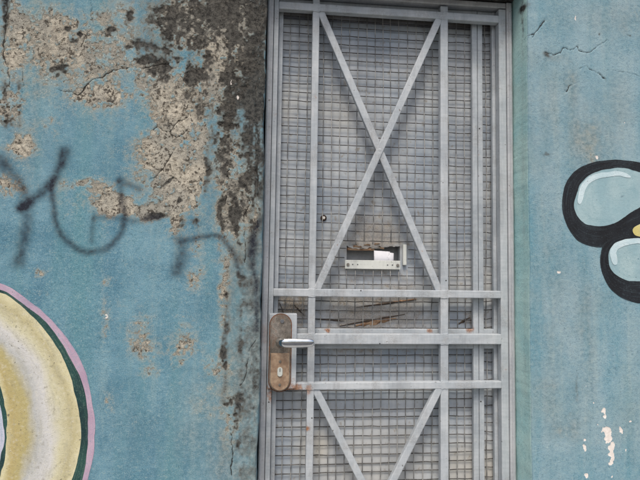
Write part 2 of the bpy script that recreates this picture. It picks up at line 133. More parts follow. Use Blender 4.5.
# ------------------------------------------------------------------ material helpers
class NT:
    def __init__(s, name):
        s.m = bpy.data.materials.new(name); s.m.use_nodes = True
        s.n = s.m.node_tree.nodes; s.l = s.m.node_tree.links; s.b = s.n['Principled BSDF']
        s.pos = s.n.new('ShaderNodeNewGeometry').outputs['Position']
    def put(s, sock, v):
        if isinstance(v, bpy.types.NodeSocket): s.l.new(v, sock)
        elif v is not None: sock.default_value = v if not isinstance(v, tuple) or len(v) != 3 or sock.type != 'RGBA' else (*v, 1)
    def attr(s, name): a = s.n.new('ShaderNodeAttribute'); a.attribute_name = name; return a.outputs['Fac']
    def math(s, op, a, b=None, c=None, clamp=False):
        n = s.n.new('ShaderNodeMath'); n.operation = op; n.use_clamp = clamp
        for i, v in enumerate((a, b, c)): s.put(n.inputs[i], v)
        return n.outputs[0]
    def scale(s, v): n = s.n.new('ShaderNodeVectorMath'); n.operation = 'MULTIPLY'; s.put(n.inputs[0], s.pos); n.inputs[1].default_value = v; return n.outputs[0]
    def noise(s, scale, detail=4, rough=.55, vec=None, dist=0):
        n = s.n.new('ShaderNodeTexNoise'); n.inputs['Scale'].default_value = scale; n.inputs['Detail'].default_value = detail
        n.inputs['Roughness'].default_value = rough; n.inputs['Distortion'].default_value = dist
        s.put(n.inputs['Vector'], s.pos if vec is None else vec); return n.outputs['Fac']
    def voro(s, scale, feature='F1'):
        n = s.n.new('ShaderNodeTexVoronoi'); n.feature = feature; n.inputs['Scale'].default_value = scale; s.put(n.inputs['Vector'], s.pos); return n.outputs['Distance']
    def step(s, v, lo, hi, a=0., b=1.):
        n = s.n.new('ShaderNodeMapRange'); n.interpolation_type = 'SMOOTHSTEP'
        for i, t in zip((0, 1, 2, 3, 4), (v, lo, hi, a, b)): s.put(n.inputs[i], t)
        return n.outputs[0]
    def mix(s, f, a, b, mode='MIX'):
        n = s.n.new('ShaderNodeMix'); n.data_type = 'RGBA'; n.blend_type = mode
        s.put(n.inputs[0], f); s.put(n.inputs[6], a); s.put(n.inputs[7], b); return n.outputs[2]
    def dist(s, p):
        n = s.n.new('ShaderNodeVectorMath'); n.operation = 'DISTANCE'; s.put(n.inputs[0], s.pos); n.inputs[1].default_value = p; return n.outputs['Value']
    def bump(s, h, strength=.4, distance=.002, normal=None):
        n = s.n.new('ShaderNodeBump'); n.inputs['Strength'].default_value = strength; n.inputs['Distance'].default_value = distance
        s.put(n.inputs['Height'], h); s.put(n.inputs['Normal'], normal); return n.outputs[0]
    def done(s, color, rough=.6, metal=0., normal=None, spec=None):
        s.put(s.b.inputs['Base Color'], color); s.put(s.b.inputs['Roughness'], rough); s.put(s.b.inputs['Metallic'], metal)
        if normal is not None: s.put(s.b.inputs['Normal'], normal)
        if spec is not None: s.put(s.b.inputs['Specular IOR Level'], spec)
        return s.m
def srgb(r, g, b):
    f = lambda c: (c/255/12.92) if c/255 <= .04045 else ((c/255+.055)/1.055)**2.4
    return (f(r), f(g), f(b))

def plaster_relief(t):
    g = t.noise(420, 3, .6); g2 = t.noise(110, 4, .6); pit = t.step(t.voro(160), .0, .22)
    return t.math('ADD', t.math('ADD', t.math('MULTIPLY', g, .55), t.math('MULTIPLY', g2, .7)), t.math('MULTIPLY', pit, .35)), g, g2

def mat_wall():
    t = NT('weathered_blue_plaster')
    relief, g, g2 = plaster_relief(t)
    n_hi = t.noise(330, 3, .65); n_md = t.noise(75, 4, .6); n_lo = t.noise(7, 5, .6); n_lo2 = t.noise(3.1, 4, .55)
    st = t.noise(10, 5, .6, t.scale((1.0, 1.0, .12)))
    hi0 = t.math('SUBTRACT', n_hi, .5); md0 = t.math('SUBTRACT', n_md, .5)
    jit = t.math('ADD', t.math('MULTIPLY', hi0, .75), t.math('MULTIPLY', md0, .35))
    # two coats: deep blue left of the door, greyer teal to the right (a later coat)
    sep = t.n.new('ShaderNodeSeparateXYZ'); t.put(sep.inputs[0], t.pos)
    right = t.step(sep.outputs[0], .3, .5)
    blue = t.mix(t.step(n_lo, .34, .68), srgb(79, 121, 140), srgb(110, 148, 163))
    blue = t.mix(t.math('MULTIPLY', t.step(t.noise(26, 5, .65, t.scale((1, 1, .07))), .50, .70), .5), blue, srgb(126, 154, 160))
    blue = t.mix(t.step(st, .40, .72), blue, srgb(90, 134, 146))
    teal = t.mix(t.step(n_lo, .34, .66), srgb(112, 148, 162), srgb(138, 164, 174))
    teal = t.mix(t.math('MULTIPLY', t.step(t.noise(22, 5, .65, t.scale((1, 1, .07))), .50, .70), .4), teal, srgb(150, 170, 172))
    teal = t.mix(t.step(st, .46, .70), teal, srgb(98, 142, 157))
    teal = t.mix(t.math('MULTIPLY', t.step(n_lo2, .52, .70), .35), teal, srgb(142, 154, 148))
    reveal = t.step(t.attr('reveal'), .80, .99)
    teal = t.mix(reveal, teal, t.mix(t.step(n_lo, .35, .65), srgb(156, 200, 202), srgb(178, 212, 208)))
    paint = t.mix(right, blue, teal)
    paint = t.mix(t.math('MULTIPLY', t.step(t.math('ADD', t.math('MULTIPLY', n_md, .32), t.math('MULTIPLY', n_hi, .68)), .49, .66), .55), paint, srgb(150, 170, 168))       # chalking
    paint = t.mix(t.math('MULTIPLY', t.step(t.math('ADD', t.math('MULTIPLY', n_md, .3), t.math('MULTIPLY', n_hi, .7)), .48, .32), .7), paint, srgb(58, 92, 104))
    # grime film that runs down the coat
    film = t.math('MULTIPLY', t.step(t.math('ADD', t.attr('mold'), t.math('MULTIPLY', jit, .3)), -.40, .15), .82)
    gm = t.math('MULTIPLY', t.attr('grime'), t.math('ADD', .55, t.math('MULTIPLY', st, .9)), clamp=True)
    paint = t.mix(t.math('MULTIPLY', gm, .72), paint, t.mix(t.step(n_md, .38, .64), srgb(108, 116, 112), srgb(146, 150, 144)))
    paint = t.mix(film, paint, t.mix(st, srgb(74, 80, 80), srgb(100, 108, 108)))
    # bare render under the paint
    bare = t.mix(t.step(n_md, .3, .7), srgb(154, 148, 134), srgb(200, 193, 176))
    bare = t.mix(t.math('MULTIPLY', t.step(n_lo, .40, .62), .75), bare, srgb(150, 150, 142))
    bare = t.mix(t.math('MULTIPLY', t.step(t.math('ADD', t.math('MULTIPLY', n_hi, .6), t.math('MULTIPLY', n_md, .4)), .47, .36), .8), bare, srgb(78, 70, 60))
    clump = t.step(t.math('ADD', t.math('MULTIPLY', t.noise(120, 4, .65), .6), t.math('MULTIPLY', t.noise(30, 3, .6), .4)), .475, .405)
    bare = t.mix(t.math('MULTIPLY', clump, .85), bare, srgb(62, 56, 48))
    pf = t.math('ADD', t.attr('peel'), t.math('MULTIPLY', jit, .85))
    pk = t.step(pf, -.02, .035)
    c = t.mix(t.math('MULTIPLY', t.step(pf, -.34, .02), .62), paint, srgb(148, 154, 146))               # thin paint round a patch
    c = t.mix(pk, c, bare)
    rim = t.math('MULTIPLY', t.step(pf, .0, .02), t.step(pf, .075, .03))
    c = t.mix(t.math('MULTIPLY', rim, .55), c, srgb(86, 84, 76))
    # black mould
    mf = t.math('ADD', t.attr('mold'), t.math('ADD', t.math('MULTIPLY', jit, 1.1), t.math('MULTIPLY', t.math('SUBTRACT', t.noise(38, 4, .62), .5), .9)))
    c = t.mix(t.math('MULTIPLY', t.step(mf, -.08, .36), .92), c, t.mix(t.step(t.math('ADD', t.math('MULTIPLY', n_md, .6), t.math('MULTIPLY', n_hi, .4)), .40, .60), srgb(22, 22, 22), srgb(76, 75, 71)))
    # flecks and pits all over
    fl = t.step(t.math('ADD', t.noise(230, 2, .5), t.math('ADD', t.math('MULTIPLY', n_lo, .12), t.math('MULTIPLY', t.attr('peel'), .46))), .645, .69)
    fl = t.math('MULTIPLY', fl, t.step(mf, .05, -.25))
    fl = t.math('MULTIPLY', fl, t.step(pf, .10, -.02))
    c = t.mix(t.math('MULTIPLY', fl, .7), c, srgb(186, 186, 174))
    pit = t.math('MULTIPLY', t.step(t.noise(150, 2, .5, t.scale((1.3, 1, 1.1))), .285, .25), t.step(n_lo2, .38, .55))
    c = t.mix(t.math('MULTIPLY', pit, .75), c, srgb(44, 52, 54))
    # white filler showing in chips
    wf = t.math('ADD', t.attr('white'), t.math('MULTIPLY', jit, .5))
    c = t.mix(t.step(wf, -.02, .05), c, t.mix(n_md, srgb(196, 186, 178), srgb(240, 236, 230)))
    # spray can
    spf = t.math('MULTIPLY', t.attr('spray'), t.math('ADD', .55, t.math('MULTIPLY', n_hi, 1.0)), clamp=True)
    c = t.mix(t.math('MULTIPLY', spf, 1.0), c, srgb(34, 38, 48))
    c = t.mix(t.math('MULTIPLY', t.step(t.math('ADD', t.attr('crack'), t.math('MULTIPLY', jit, 1.6)), 1.25, .55), .88), c, srgb(34, 30, 26))
    h = t.math('SUBTRACT', relief, t.math('MULTIPLY', pk, .5))
    h = t.math('ADD', h, t.math('MULTIPLY', t.step(pf, .0, .3), t.math('MULTIPLY', n_hi, 1.6)))
    return t.done(c, t.math('ADD', .78, t.math('MULTIPLY', n_md, .2)), 0, t.bump(h, .9, .0026), .25)

def mat_mural(name, base, base2, chip=.5, ramp=None, rough=.6, stroke=.3, speck=srgb(92, 140, 158)):
    t = NT(name); relief, g, g2 = plaster_relief(t)
    n = t.noise(14, 5, .6, t.scale((1, 1, .6))); nm = t.noise(80, 4, .6); nh = t.noise(260, 3, .6)
    c = t.mix(t.step(n, .35, .68), base, base2)
    if ramp:
        r = t.n.new('ShaderNodeValToRGB'); cr = r.color_ramp
        a = t.math('ADD', t.attr('across'), t.math('MULTIPLY', t.math('SUBTRACT', n, .5), .34)); t.put(r.inputs[0], a)
        while len(cr.elements) < len(ramp): cr.elements.new(.5)
        for e, (p, k) in zip(cr.elements, ramp): e.position = p; e.color = (*k, 1)
        c = t.mix(t.math('MULTIPLY', t.step(nm, .5, .72), .4), r.outputs[0], srgb(206, 204, 190))
        c = t.mix(t.math('MULTIPLY', t.step(t.math('ADD', t.math('MULTIPLY', nm, .6), t.math('MULTIPLY', nh, .4)), .47, .34), .55), c, srgb(126, 122, 104))
        scuff = t.math('MULTIPLY', t.step(t.noise(95, 3, .6), .37, .33), t.step(t.noise(9, 3, .5), .54, .62))
        c = t.mix(t.math('MULTIPLY', scuff, .8), c, srgb(84, 84, 78))
    cv = t.n.new('ShaderNodeCombineXYZ'); sx = t.n.new('ShaderNodeSeparateXYZ'); t.put(sx.inputs[0], t.pos)
    t.put(cv.inputs[0], t.math('MULTIPLY', t.attr('across'), 7.0)); t.put(cv.inputs[1], t.math('MULTIPLY', sx.outputs[0], 5.0)); t.put(cv.inputs[2], t.math('MULTIPLY', sx.outputs[2], 5.0))
    brush = t.noise(1.6, 4, .65, cv.outputs[0])
    c = t.mix(t.math('MULTIPLY', t.step(t.math('ADD', brush, t.math('MULTIPLY', t.math('SUBTRACT', nh, .5), .35)), .50, .64), stroke), c, speck)
    f = t.math('ADD', t.math('MULTIPLY', nh, .55), t.math('ADD', t.math('MULTIPLY', nm, .3), t.math('MULTIPLY', n, .15)))
    c = t.mix(t.math('MULTIPLY', t.step(f, .555, .62), chip), c, speck)
    d = t.noise(120, 2, .5)
    c = t.mix(t.math('MULTIPLY', t.step(d, .29, .25), .7), c, srgb(48, 50, 46))
    return t.done(c, rough, 0, t.bump(relief, .7, .0020), .35)

def mat_metal_paint(name, base, base2, rust=.3, rust_at=()):
    t = NT(name)
    n = t.noise(9, 5, .6); nm = t.noise(60, 4, .6); nh = t.noise(320, 3, .6); st = t.noise(24, 4, .6, t.scale((1, 1, .1)))
    c = t.mix(t.step(n, .35, .68), base, base2)
    c = t.mix(t.math('MULTIPLY', t.step(st, .5, .72), .35), c, srgb(128, 130, 132))
    c = t.mix(t.math('MULTIPLY', t.step(nm, .52, .72), .25), c, srgb(192, 192, 190))
    c = t.mix(t.math('MULTIPLY', t.step(t.math('ADD', t.math('MULTIPLY', nm, .6), t.math('MULTIPLY', nh, .4)), .40, .30), .55), c, srgb(104, 102, 98))
    br = t.noise(150, 3, .6, t.scale((1, 1, .12))); br2 = t.noise(150, 3, .6, t.scale((.12, 1, 1)))
    c = t.mix(t.math('MULTIPLY', t.step(t.math('ADD', br, br2), .98, 1.22), .13), c, srgb(206, 208, 208))
    c = t.mix(t.math('MULTIPLY', t.step(t.math('ADD', br, br2), .98, .80), .14), c, srgb(120, 122, 122))
    gr_ = t.math('MULTIPLY', t.step(t.noise(13, 4, .6), .50, .66), t.step(nh, .35, .6))
    c = t.mix(t.math('MULTIPLY', gr_, .34), c, srgb(112, 106, 98))
    chip = t.step(t.math('ADD', t.math('MULTIPLY', t.noise(85, 2, .5), .8), t.math('MULTIPLY', t.noise(11, 2, .5), .2)), .685, .71)
    c = t.mix(t.math('MULTIPLY', chip, .7), c, srgb(86, 80, 74))
    sp = t.math('ADD', t.math('MULTIPLY', t.noise(38, 3, .6), .7), t.math('MULTIPLY', nh, .3))
    k = t.math('MULTIPLY', t.step(sp, .665, .70), rust)
    for p, r, s in rust_at:
        d = t.math('ADD', t.dist(p), t.math('MULTIPLY', t.math('SUBTRACT', nm, .5), r*1.6))
        k = t.math('MAXIMUM', k, t.math('MULTIPLY', t.step(d, r, r*.25), s))
    rc = t.mix(t.step(nh, .4, .62), srgb(96, 58, 34), srgb(168, 116, 72))
    c = t.mix(k, c, rc)
    return t.done(c, t.math('ADD', .42, t.math('MULTIPLY', nm, .25)), 0, t.bump(t.math('ADD', t.math('MULTIPLY', nm, .8), t.math('MULTIPLY', nh, .4)), .25, .0012), .4)

def mat_simple(name, base, base2, rough=.6, metal=0., scale=40, bump=.2):
    t = NT(name); n = t.noise(scale, 5, .6); nh = t.noise(scale*6, 3, .6)
    c = t.mix(t.step(n, .36, .66), base, base2)
    c = t.mix(t.math('MULTIPLY', t.step(nh, .42, .30), .4), c, tuple(v*.45 for v in base))
    return t.done(c, rough, metal, t.bump(t.math('ADD', n, t.math('MULTIPLY', nh, .5)), bump, .001))

def mat_inner_door():
    t = NT('aged_door_paint')
    n = t.noise(4.2, 5, .6); n2 = t.noise(2.3, 4, .6, t.scale((1.2, 1, .8))); nm = t.noise(38, 4, .6); nh = t.noise(240, 3, .6); st = t.noise(16, 5, .6, t.scale((1, 1, .08)))
    c = t.mix(t.step(n, .36, .64), srgb(148, 159, 170), srgb(178, 184, 188))
    c = t.mix(t.math('MULTIPLY', t.step(n2, .50, .66), .35), c, srgb(182, 178, 166))
    for p, r, s_ in (((.36, .175, .60), .30, .32), ((.70, .175, .62), .2, .35), ((.24, .175, 1.86), .12, .2), ((.18, .175, .72), .10, .5)):
        d = t.math('ADD', t.dist(p), t.math('MULTIPLY', t.math('SUBTRACT', n, .5), r*2))
        c = t.mix(t.math('MULTIPLY', t.step(d, r, r*.3), s_), c, srgb(196, 188, 170))
    c = t.mix(t.math('MULTIPLY', t.step(st, .5, .70), .5), c, srgb(140, 146, 152))
    c = t.mix(t.math('MULTIPLY', t.step(nm, .42, .28), .6), c, srgb(128, 118, 100))
    c = t.mix(t.math('MULTIPLY', t.step(t.math('ADD', t.math('MULTIPLY', nm, .5), t.math('MULTIPLY', nh, .5)), .63, .69), .7), c, srgb(224, 222, 216))
    # grime and rust bleeding around the letter slot and the split boards
    for p, r, s in (((.36, .175, 1.40), .16, .55), ((.30, .175, 1.15), .16, .6), ((.45, .175, 1.18), .16, .5), ((.08, .175, 1.18), .10, .8), ((.72, .175, 1.13), .06, .6)):
        d = t.math('ADD', t.dist(p), t.math('MULTIPLY', t.math('SUBTRACT', nm, .5), .22))
        c = t.mix(t.math('MULTIPLY', t.step(d, r, r*.1), s), c, t.mix(t.step(nh, .4, .62), srgb(112, 98, 80), srgb(160, 146, 124)))
    return t.done(c, .6, 0, t.bump(t.math('ADD', nm, t.math('MULTIPLY', nh, .5)), .3, .0015), .3)

M = {}
M['wall'] = mat_wall()
M['pink'] = mat_mural('mural_pink', srgb(164, 140, 160), srgb(182, 160, 176), .35)
M['green'] = mat_mural('mural_dark_green', srgb(16, 46, 50), srgb(30, 70, 66), .35, stroke=.45, speck=srgb(92, 116, 104))
M['cream'] = mat_mural('mural_cream', srgb(200, 196, 160), srgb(190, 186, 150), .25, speck=srgb(150, 148, 130),
    ramp=[(0, srgb(198, 192, 154)), (.10, srgb(172, 158, 108)), (.26, srgb(170, 160, 112)), (.40, srgb(174, 176, 174)), (.58, srgb(196, 196, 194)), (.74, srgb(194, 190, 160)), (.88, srgb(178, 170, 132)), (1, srgb(200, 194, 158))])
M['lilac'] = mat_mural('mural_lilac', srgb(168, 172, 190), srgb(188, 190, 204), .25)
M['black'] = mat_mural('mural_black', srgb(12, 14, 19), srgb(24, 29, 35), .45, stroke=.30, speck=srgb(62, 76, 82))
M['shine'] = mat_mural('mural_pale_blue', srgb(180, 202, 208), srgb(200, 216, 220), .35, speck=srgb(130, 165, 175))
M['bubble'] = mat_mural('mural_grey_blue', srgb(134, 164, 172), srgb(156, 180, 184), .35, stroke=.2, speck=srgb(104, 142, 152))
M['yellow'] = mat_mural('mural_yellow', srgb(196, 184, 112), srgb(206, 196, 140), .3)
M['frame'] = mat_metal_paint('grey_frame_paint', srgb(158, 163, 168), srgb(176, 179, 182), .35, [((-.02, .1, 1.1), .05, .25)])
M['bar'] = mat_metal_paint('grey_grille_paint', srgb(156, 164, 170), srgb(176, 182, 186), .4,
    [((.045, .09, .918), .06, .95), ((.095, .095, .922), .035, .85), ((.135, .095, .922), .02, .6), ((.135, .1, .80), .012, .9), ((.10, .1, 1.26), .02, .0)])
M['screen'] = mat_metal_paint('grey_screen_paint', srgb(146, 154, 160), srgb(168, 175, 180), .8, [((.20, .13, 1.11), .012, .9), ((.55, .13, 1.11), .012, .8), ((.69, .13, 1.115), .02, .8)])
M['wire'] = mat_simple('galvanised_wire', srgb(160, 160, 156), srgb(80, 80, 80), .55, .15, 30)
M['wire_dark'] = mat_simple('dark_grey_wire', srgb(54, 53, 52), srgb(96, 95, 94), .6, .15, 26)  # horizontal wires, darker than the vertical ones
M['door'] = mat_inner_door()
M['header'] = mat_simple('dull_header_paint', srgb(112, 110, 108), srgb(148, 148, 150), .7, 0, 12)  # header board, duller and darker than the door panel
M['wood'] = mat_simple('bare_brown_wood', srgb(124, 92, 68), srgb(166, 140, 112), .8, 0, 60, .5)
M['split'] = mat_simple('dark_split_wood', srgb(66, 58, 52), srgb(96, 82, 70), .85, 0, 60, .5)
M['plate'] = mat_metal_paint('letter_plate_enamel', srgb(196, 200, 194), srgb(176, 182, 178), .5)
M['dark'] = mat_simple('dark_void_paint', srgb(70, 72, 74), srgb(92, 94, 96), .8, 0, 20)
M['box'] = mat_simple('grey_box_paint', srgb(150, 152, 154), srgb(168, 170, 172), .8, 0, 20)
M['paper'] = mat_simple('white_paper', srgb(186, 188, 194), srgb(200, 201, 206), .7, 0, 12, .1)
M['steel'] = mat_simple('worn_screw_steel', srgb(150, 146, 138), srgb(110, 104, 96), .4, .8, 90)
def mat_escutcheon():
    t = NT('corroded_bronze_plate'); nm = t.noise(55, 5, .65); nh = t.noise(300, 3, .6); n = t.noise(16, 4, .6)
    c = t.mix(t.step(n, .36, .62), srgb(112, 106, 98), srgb(150, 144, 136))
    c = t.mix(t.math('MULTIPLY', t.step(nm, .50, .62), .6), c, srgb(96, 74, 58))
    c = t.mix(t.math('MULTIPLY', t.step(nh, .55, .68), .4), c, srgb(170, 160, 148))
    return t.done(c, t.step(nm, .4, .6, .35, .75), t.step(nm, .45, .6, .7, .1), t.bump(t.math('ADD', nm, nh), .4, .001))
M['escutcheon'] = mat_escutcheon()
M['tan'] = mat_simple('tan_corroded_metal', srgb(138, 114, 94), srgb(172, 150, 126), .5, .25, 50, .3)
M['rust'] = mat_simple('orange_rust', srgb(78, 50, 34), srgb(132, 84, 52), .85, 0, 90, .5)
M['chrome'] = mat_simple('scratched_chrome', (.62, .66, .70), (.72, .75, .78), .16, 1.0, 70, .04)
M['lens'] = mat_simple('peephole_glass', srgb(220, 214, 206), srgb(236, 232, 226), .15, 0, 50, .02)
M['brass'] = mat_simple('blackened_brass', srgb(40, 28, 20), srgb(74, 50, 32), .5, .6, 80)
M['hole'] = mat_simple('bare_black_steel', srgb(30, 27, 25), srgb(48, 40, 34), .7, 0, 60)
M['paving'] = mat_simple('concrete_paving', (.30, .29, .27), (.38, .37, .34), .85, 0, 3, .4)
M['asphalt'] = mat_simple('asphalt', (.045, .045, .047), (.065, .065, .066), .9, 0, 5, .5)
M['room'] = mat_simple('hall_paint', (.25, .24, .23), (.3, .29, .27), .8, 0, 3)

# ------------------------------------------------------------------ object helpers
def link(o, parent=None):
    col.objects.link(o)
    if parent is not None: o.parent = parent
    return o
def thing(name, label, cat, loc, group=None):
    o = bpy.data.objects.new(name, None); o.empty_display_size = .1; link(o)
    o.location = loc; o['label'] = label; o['category'] = cat
    if group: o['group'] = group
    return o
def part(name, verts, faces, mat, parent=None, smooth=False, label=None):
    me = bpy.data.meshes.new(name); me.from_pydata([tuple(map(float, v)) for v in verts], [], faces); me.materials.append(mat)
    if smooth: me.polygons.foreach_set('use_smooth', [True]*len(me.polygons))
    me.update(); o = bpy.data.objects.new(name, me); link(o, parent)
    if parent is not None: o.matrix_parent_inverse = Matrix.Translation(world_loc(parent)).inverted()
    if label: o['label'] = label
    return o
def world_loc(o):
    v = Vector(o.location)
    return v if o.parent is None else v + (world_loc(o.parent) if False else Vector((0, 0, 0)))
def bm_part(name, bm, mat, parent=None, smooth=False, label=None):
    me = bpy.data.meshes.new(name); bm.normal_update(); bm.to_mesh(me); bm.free(); me.materials.append(mat)
    if smooth: me.polygons.foreach_set('use_smooth', [True]*len(me.polygons))
    o = bpy.data.objects.new(name, me); link(o, parent)
    if parent is not None: o.matrix_parent_inverse = Matrix.Translation(world_loc(parent)).inverted()
    if label: o['label'] = label
    return o
def add_box(bm, x0, x1, y0, y1, z0, z1, bevel=0.):
    r = bmesh.ops.create_cube(bm, size=1.0)
    bmesh.ops.scale(bm, vec=(x1-x0, y1-y0, z1-z0), verts=r['verts'])
    bmesh.ops.translate(bm, vec=((x0+x1)/2, (y0+y1)/2, (z0+z1)/2), verts=r['verts'])
    if bevel: bmesh.ops.bevel(bm, geom=list({e for v in r['verts'] for e in v.link_edges}), offset=bevel, segments=2, affect='EDGES', profile=.5)
def box(name, x0, x1, y0, y1, z0, z1, mat, parent, bevel=.0025, label=None):
    bm = bmesh.new(); add_box(bm, x0, x1, y0, y1, z0, z1, bevel); return bm_part(name, bm, mat, parent, label=label)
def slanted(name, a, b, width, y0, y1, mat, parent, bevel=.0025):
    """a straight tube between two (x, z) points"""
    d = Vector((b[0]-a[0], 0, b[1]-a[1])); L = d.length
    bm = bmesh.new(); add_box(bm, -width/2, width/2, y0, y1, -L/2, L/2, bevel)
    ang = math.atan2(d.x, d.z)
    bmesh.ops.rotate(bm, verts=bm.verts, cent=(0, 0, 0), matrix=Matrix.Rotation(ang, 3, 'Y'))
    bmesh.ops.translate(bm, verts=bm.verts, vec=((a[0]+b[0])/2, 0, (a[1]+b[1])/2))
    return bm_part(name, bm, mat, parent)
def tube(name, pts, r, mat, parent, sides=6):
    V, Fc = [], []; n = len(pts)
    for i, p in enumerate(pts):
        p = Vector(p); t = (Vector(pts[min(i+1, n-1)]) - Vector(pts[max(i-1, 0)])).normalized()
        a = Vector((0, 1, 0)); b = t.cross(a).normalized()
        for k in range(sides):
            th = 2*math.pi*k/sides; V.append(p + a*math.cos(th)*r + b*math.sin(th)*r)
    for i in range(n-1):
        for k in range(sides): Fc.append((i*sides+k, i*sides+(k+1) % sides, (i+1)*sides+(k+1) % sides, (i+1)*sides+k))
    Fc += [tuple(range(sides))[::-1], tuple((n-1)*sides+k for k in range(sides))]
    return part(name, V, Fc, mat, parent, smooth=True)
def disc(name, x, y0, y1, z, r, mat, parent, seg=20, bevel=.0008):
    bm = bmesh.new(); m = Matrix.Translation((x, (y0+y1)/2, z)) @ Matrix.Rotation(math.pi/2, 4, 'X')
    bmesh.ops.create_cone(bm, cap_ends=True, segments=seg, radius1=r, radius2=r, depth=abs(y1-y0), matrix=m)
    if bevel: bmesh.ops.bevel(bm, geom=[e for e in bm.edges if len(e.link_faces) == 2 and any(len(f.verts) > 4 for f in e.link_faces)], offset=bevel, segments=2, affect='EDGES')
    return bm_part(name, bm, mat, parent)

# ------------------------------------------------------------------ ground
def structure(o): o['kind'] = 'structure'; return o
structure(box('pavement', -6, 7, -2.4, -.02, -.15, 0, M['paving'], None, .01))
structure(part('road', [(-60, -60, -.13), (60, -60, -.13), (60, -2.38, -.13), (-60, -2.38, -.13)], [(0, 1, 2, 3)], M['asphalt']))

# ------------------------------------------------------------------ plaster wall with the door opening
XL, XR, ZT = -.0205, .8365, 2.262        # opening
wall = thing('plaster_wall', 'weathered blue plaster wall with peeling paint, black mould and graffiti', 'wall', (0.4, 0.1, 0))
def spaced(bounds):
    out = [bounds[0][0]]
    for a, b, st in bounds:
        n = max(1, int(round((b-a)/st))); out += list(np.linspace(a, b, n+1)[1:])
    return np.array(out)
zs_cols = spaced([(0, .50, .03), (.50, .60, .008), (.60, 2.16, .0021), (2.16, 2.262, .004), (2.262, 3.2, .05)])
def sheet(name, us, zs, edge=None, side=0, label=None):
    """us: coordinates along the wall; past `edge` the sheet turns the corner into the opening"""
    U, Z = np.meshgrid(us, zs, indexing='ij')
    F = wall_fields(U, Z); H = wall_height(U, Z, F)
    X = U.copy(); Y = -H; rev = np.zeros_like(U)
    if edge is not None:
        lump = (.0035*fbm(Z*0+3.3, Z, .12, 4, 11) + .0012*fbm(Z*0+1.3, Z, .02, 2, 12))*np.clip((2.2-Z)*20, 0, 1)
        if side < 0: lump = lump*.35
        over = np.clip((U-edge)*side, 0, None)
        r = .007
        th = np.clip(over/(r*math.pi/2), 0, 1)*math.pi/2
        deep = np.clip(over - r*math.pi/2, 0, None)
        turned = over > 0
        Xc = edge - side*r + side*r*np.sin(th); Yc = r*(1-np.cos(th)) + deep
        # flat part ends at edge - r
        X = np.where(turned, Xc - side*np.clip(H, -.002, .002)*np.sin(th), np.minimum(U*side, (edge-side*r)*side)*side if False else U)
        X = np.where(turned, X, np.where(U*side > (edge-side*.03)*side, (edge-side*.03) + (U-(edge-side*.03))*((.03-r)/.03), U))
        Y = np.where(turned, Yc - H*np.cos(th), Y)
        near = np.exp(-((np.clip((edge-U)*side, 0, None))/.02)**2)
        X = X + lump*near
        rev = np.clip(np.sin(th)*turned, 0, 1)
    nu, nz = U.shape
    co = np.stack([X, Y, Z], -1).reshape(-1, 3).astype(np.float32)
    idx = np.arange(nu*nz).reshape(nu, nz)
    q = np.stack([idx[:-1, :-1], idx[1:, :-1], idx[1:, 1:], idx[:-1, 1:]], -1).reshape(-1, 4)
    me = bpy.data.meshes.new(name); nq = len(q)
    me.vertices.add(len(co)); me.vertices.foreach_set('co', co.ravel())
    me.loops.add(nq*4); me.loops.foreach_set('vertex_index', q.ravel().astype(np.int32))
    me.polygons.add(nq); me.polygons.foreach_set('loop_start', np.arange(0, nq*4, 4, dtype=np.int32))
    me.polygons.foreach_set('use_smooth', np.ones(nq, bool))
    me.update(calc_edges=True); me.validate()
    for k in ('peel', 'mold', 'white', 'spray', 'crack', 'grime'):
        me.attributes.new(k, 'FLOAT', 'POINT').data.foreach_set('value', F[k].astype(np.float32).ravel())
    me.attributes.new('reveal', 'FLOAT', 'POINT').data.foreach_set('value', rev.astype(np.float32).ravel())
    me.materials.append(M['wall'])
    o = bpy.data.objects.new(name, me); link(o, wall); o.matrix_parent_inverse = Matrix.Translation(wall.location).inverted()
    if label: o['label'] = label
    return o
us_l = spaced([(-5, -1.3, .08), (-1.3, -.9, .012), (-.9, XL, .0021), (XL, XL+.012, .002), (XL+.012, XL+.20, .012)])
us_r = XR - (spaced([(0, .012, .002), (.012, .115, .004), (.115, .20, .02)])[::-1])
us_r = np.r_[us_r[:-1], spaced([(XR, 1.28, .0021), (1.28, 1.6, .012), (1.6, 6, .08)])]
sheet('plaster_face', us_l, zs_cols, XL, 1, 'blue plaster beside the lock, peeling and black with mould')
sheet('plaster_face', us_r, zs_cols, XR, -1, 'greyer teal plaster on the hinge side of the door')
# above the opening
nlin = spaced([(XL, XR, .02)])
Ul, Zl = np.meshgrid(nlin, spaced([(ZT, 3.2, .05)]), indexing='ij')
lv = [(XL, .24, ZT), (XR, .24, ZT), (XR, 0, ZT), (XL, 0, ZT), (XL, 0, 3.2), (XR, 0, 3.2)]
lin = part('lintel', lv, [(0, 1, 2, 3), (3, 2, 5, 4)], M['wall'], wall, label='soffit above the door, its shade put into a dark mouldy colour')
for k, v in (('peel', .0), ('mold', .35), ('white', -1.), ('spray', 0.), ('crack', 12.), ('grime', 1.), ('reveal', 0.)):  # mould and grime values darken the soffit in place of its shade
    lin.data.attributes.new(k, 'FLOAT', 'POINT').data.foreach_set('value', np.full(6, v, np.float32))
bm = bmesh.new(); add_box(bm, -5, XL-.004, .205, .26, 0, 3.2); add_box(bm, XR+.004, 6, .205, .26, 0, 3.2); add_box(bm, XL-.02, XR+.02, .25, .30, ZT+.002, 3.2)
add_box(bm, -5, 6, -.02, .30, 3.202, 3.26)
bm_part('masonry', bm, M['room'], wall)
bm = bmesh.new()
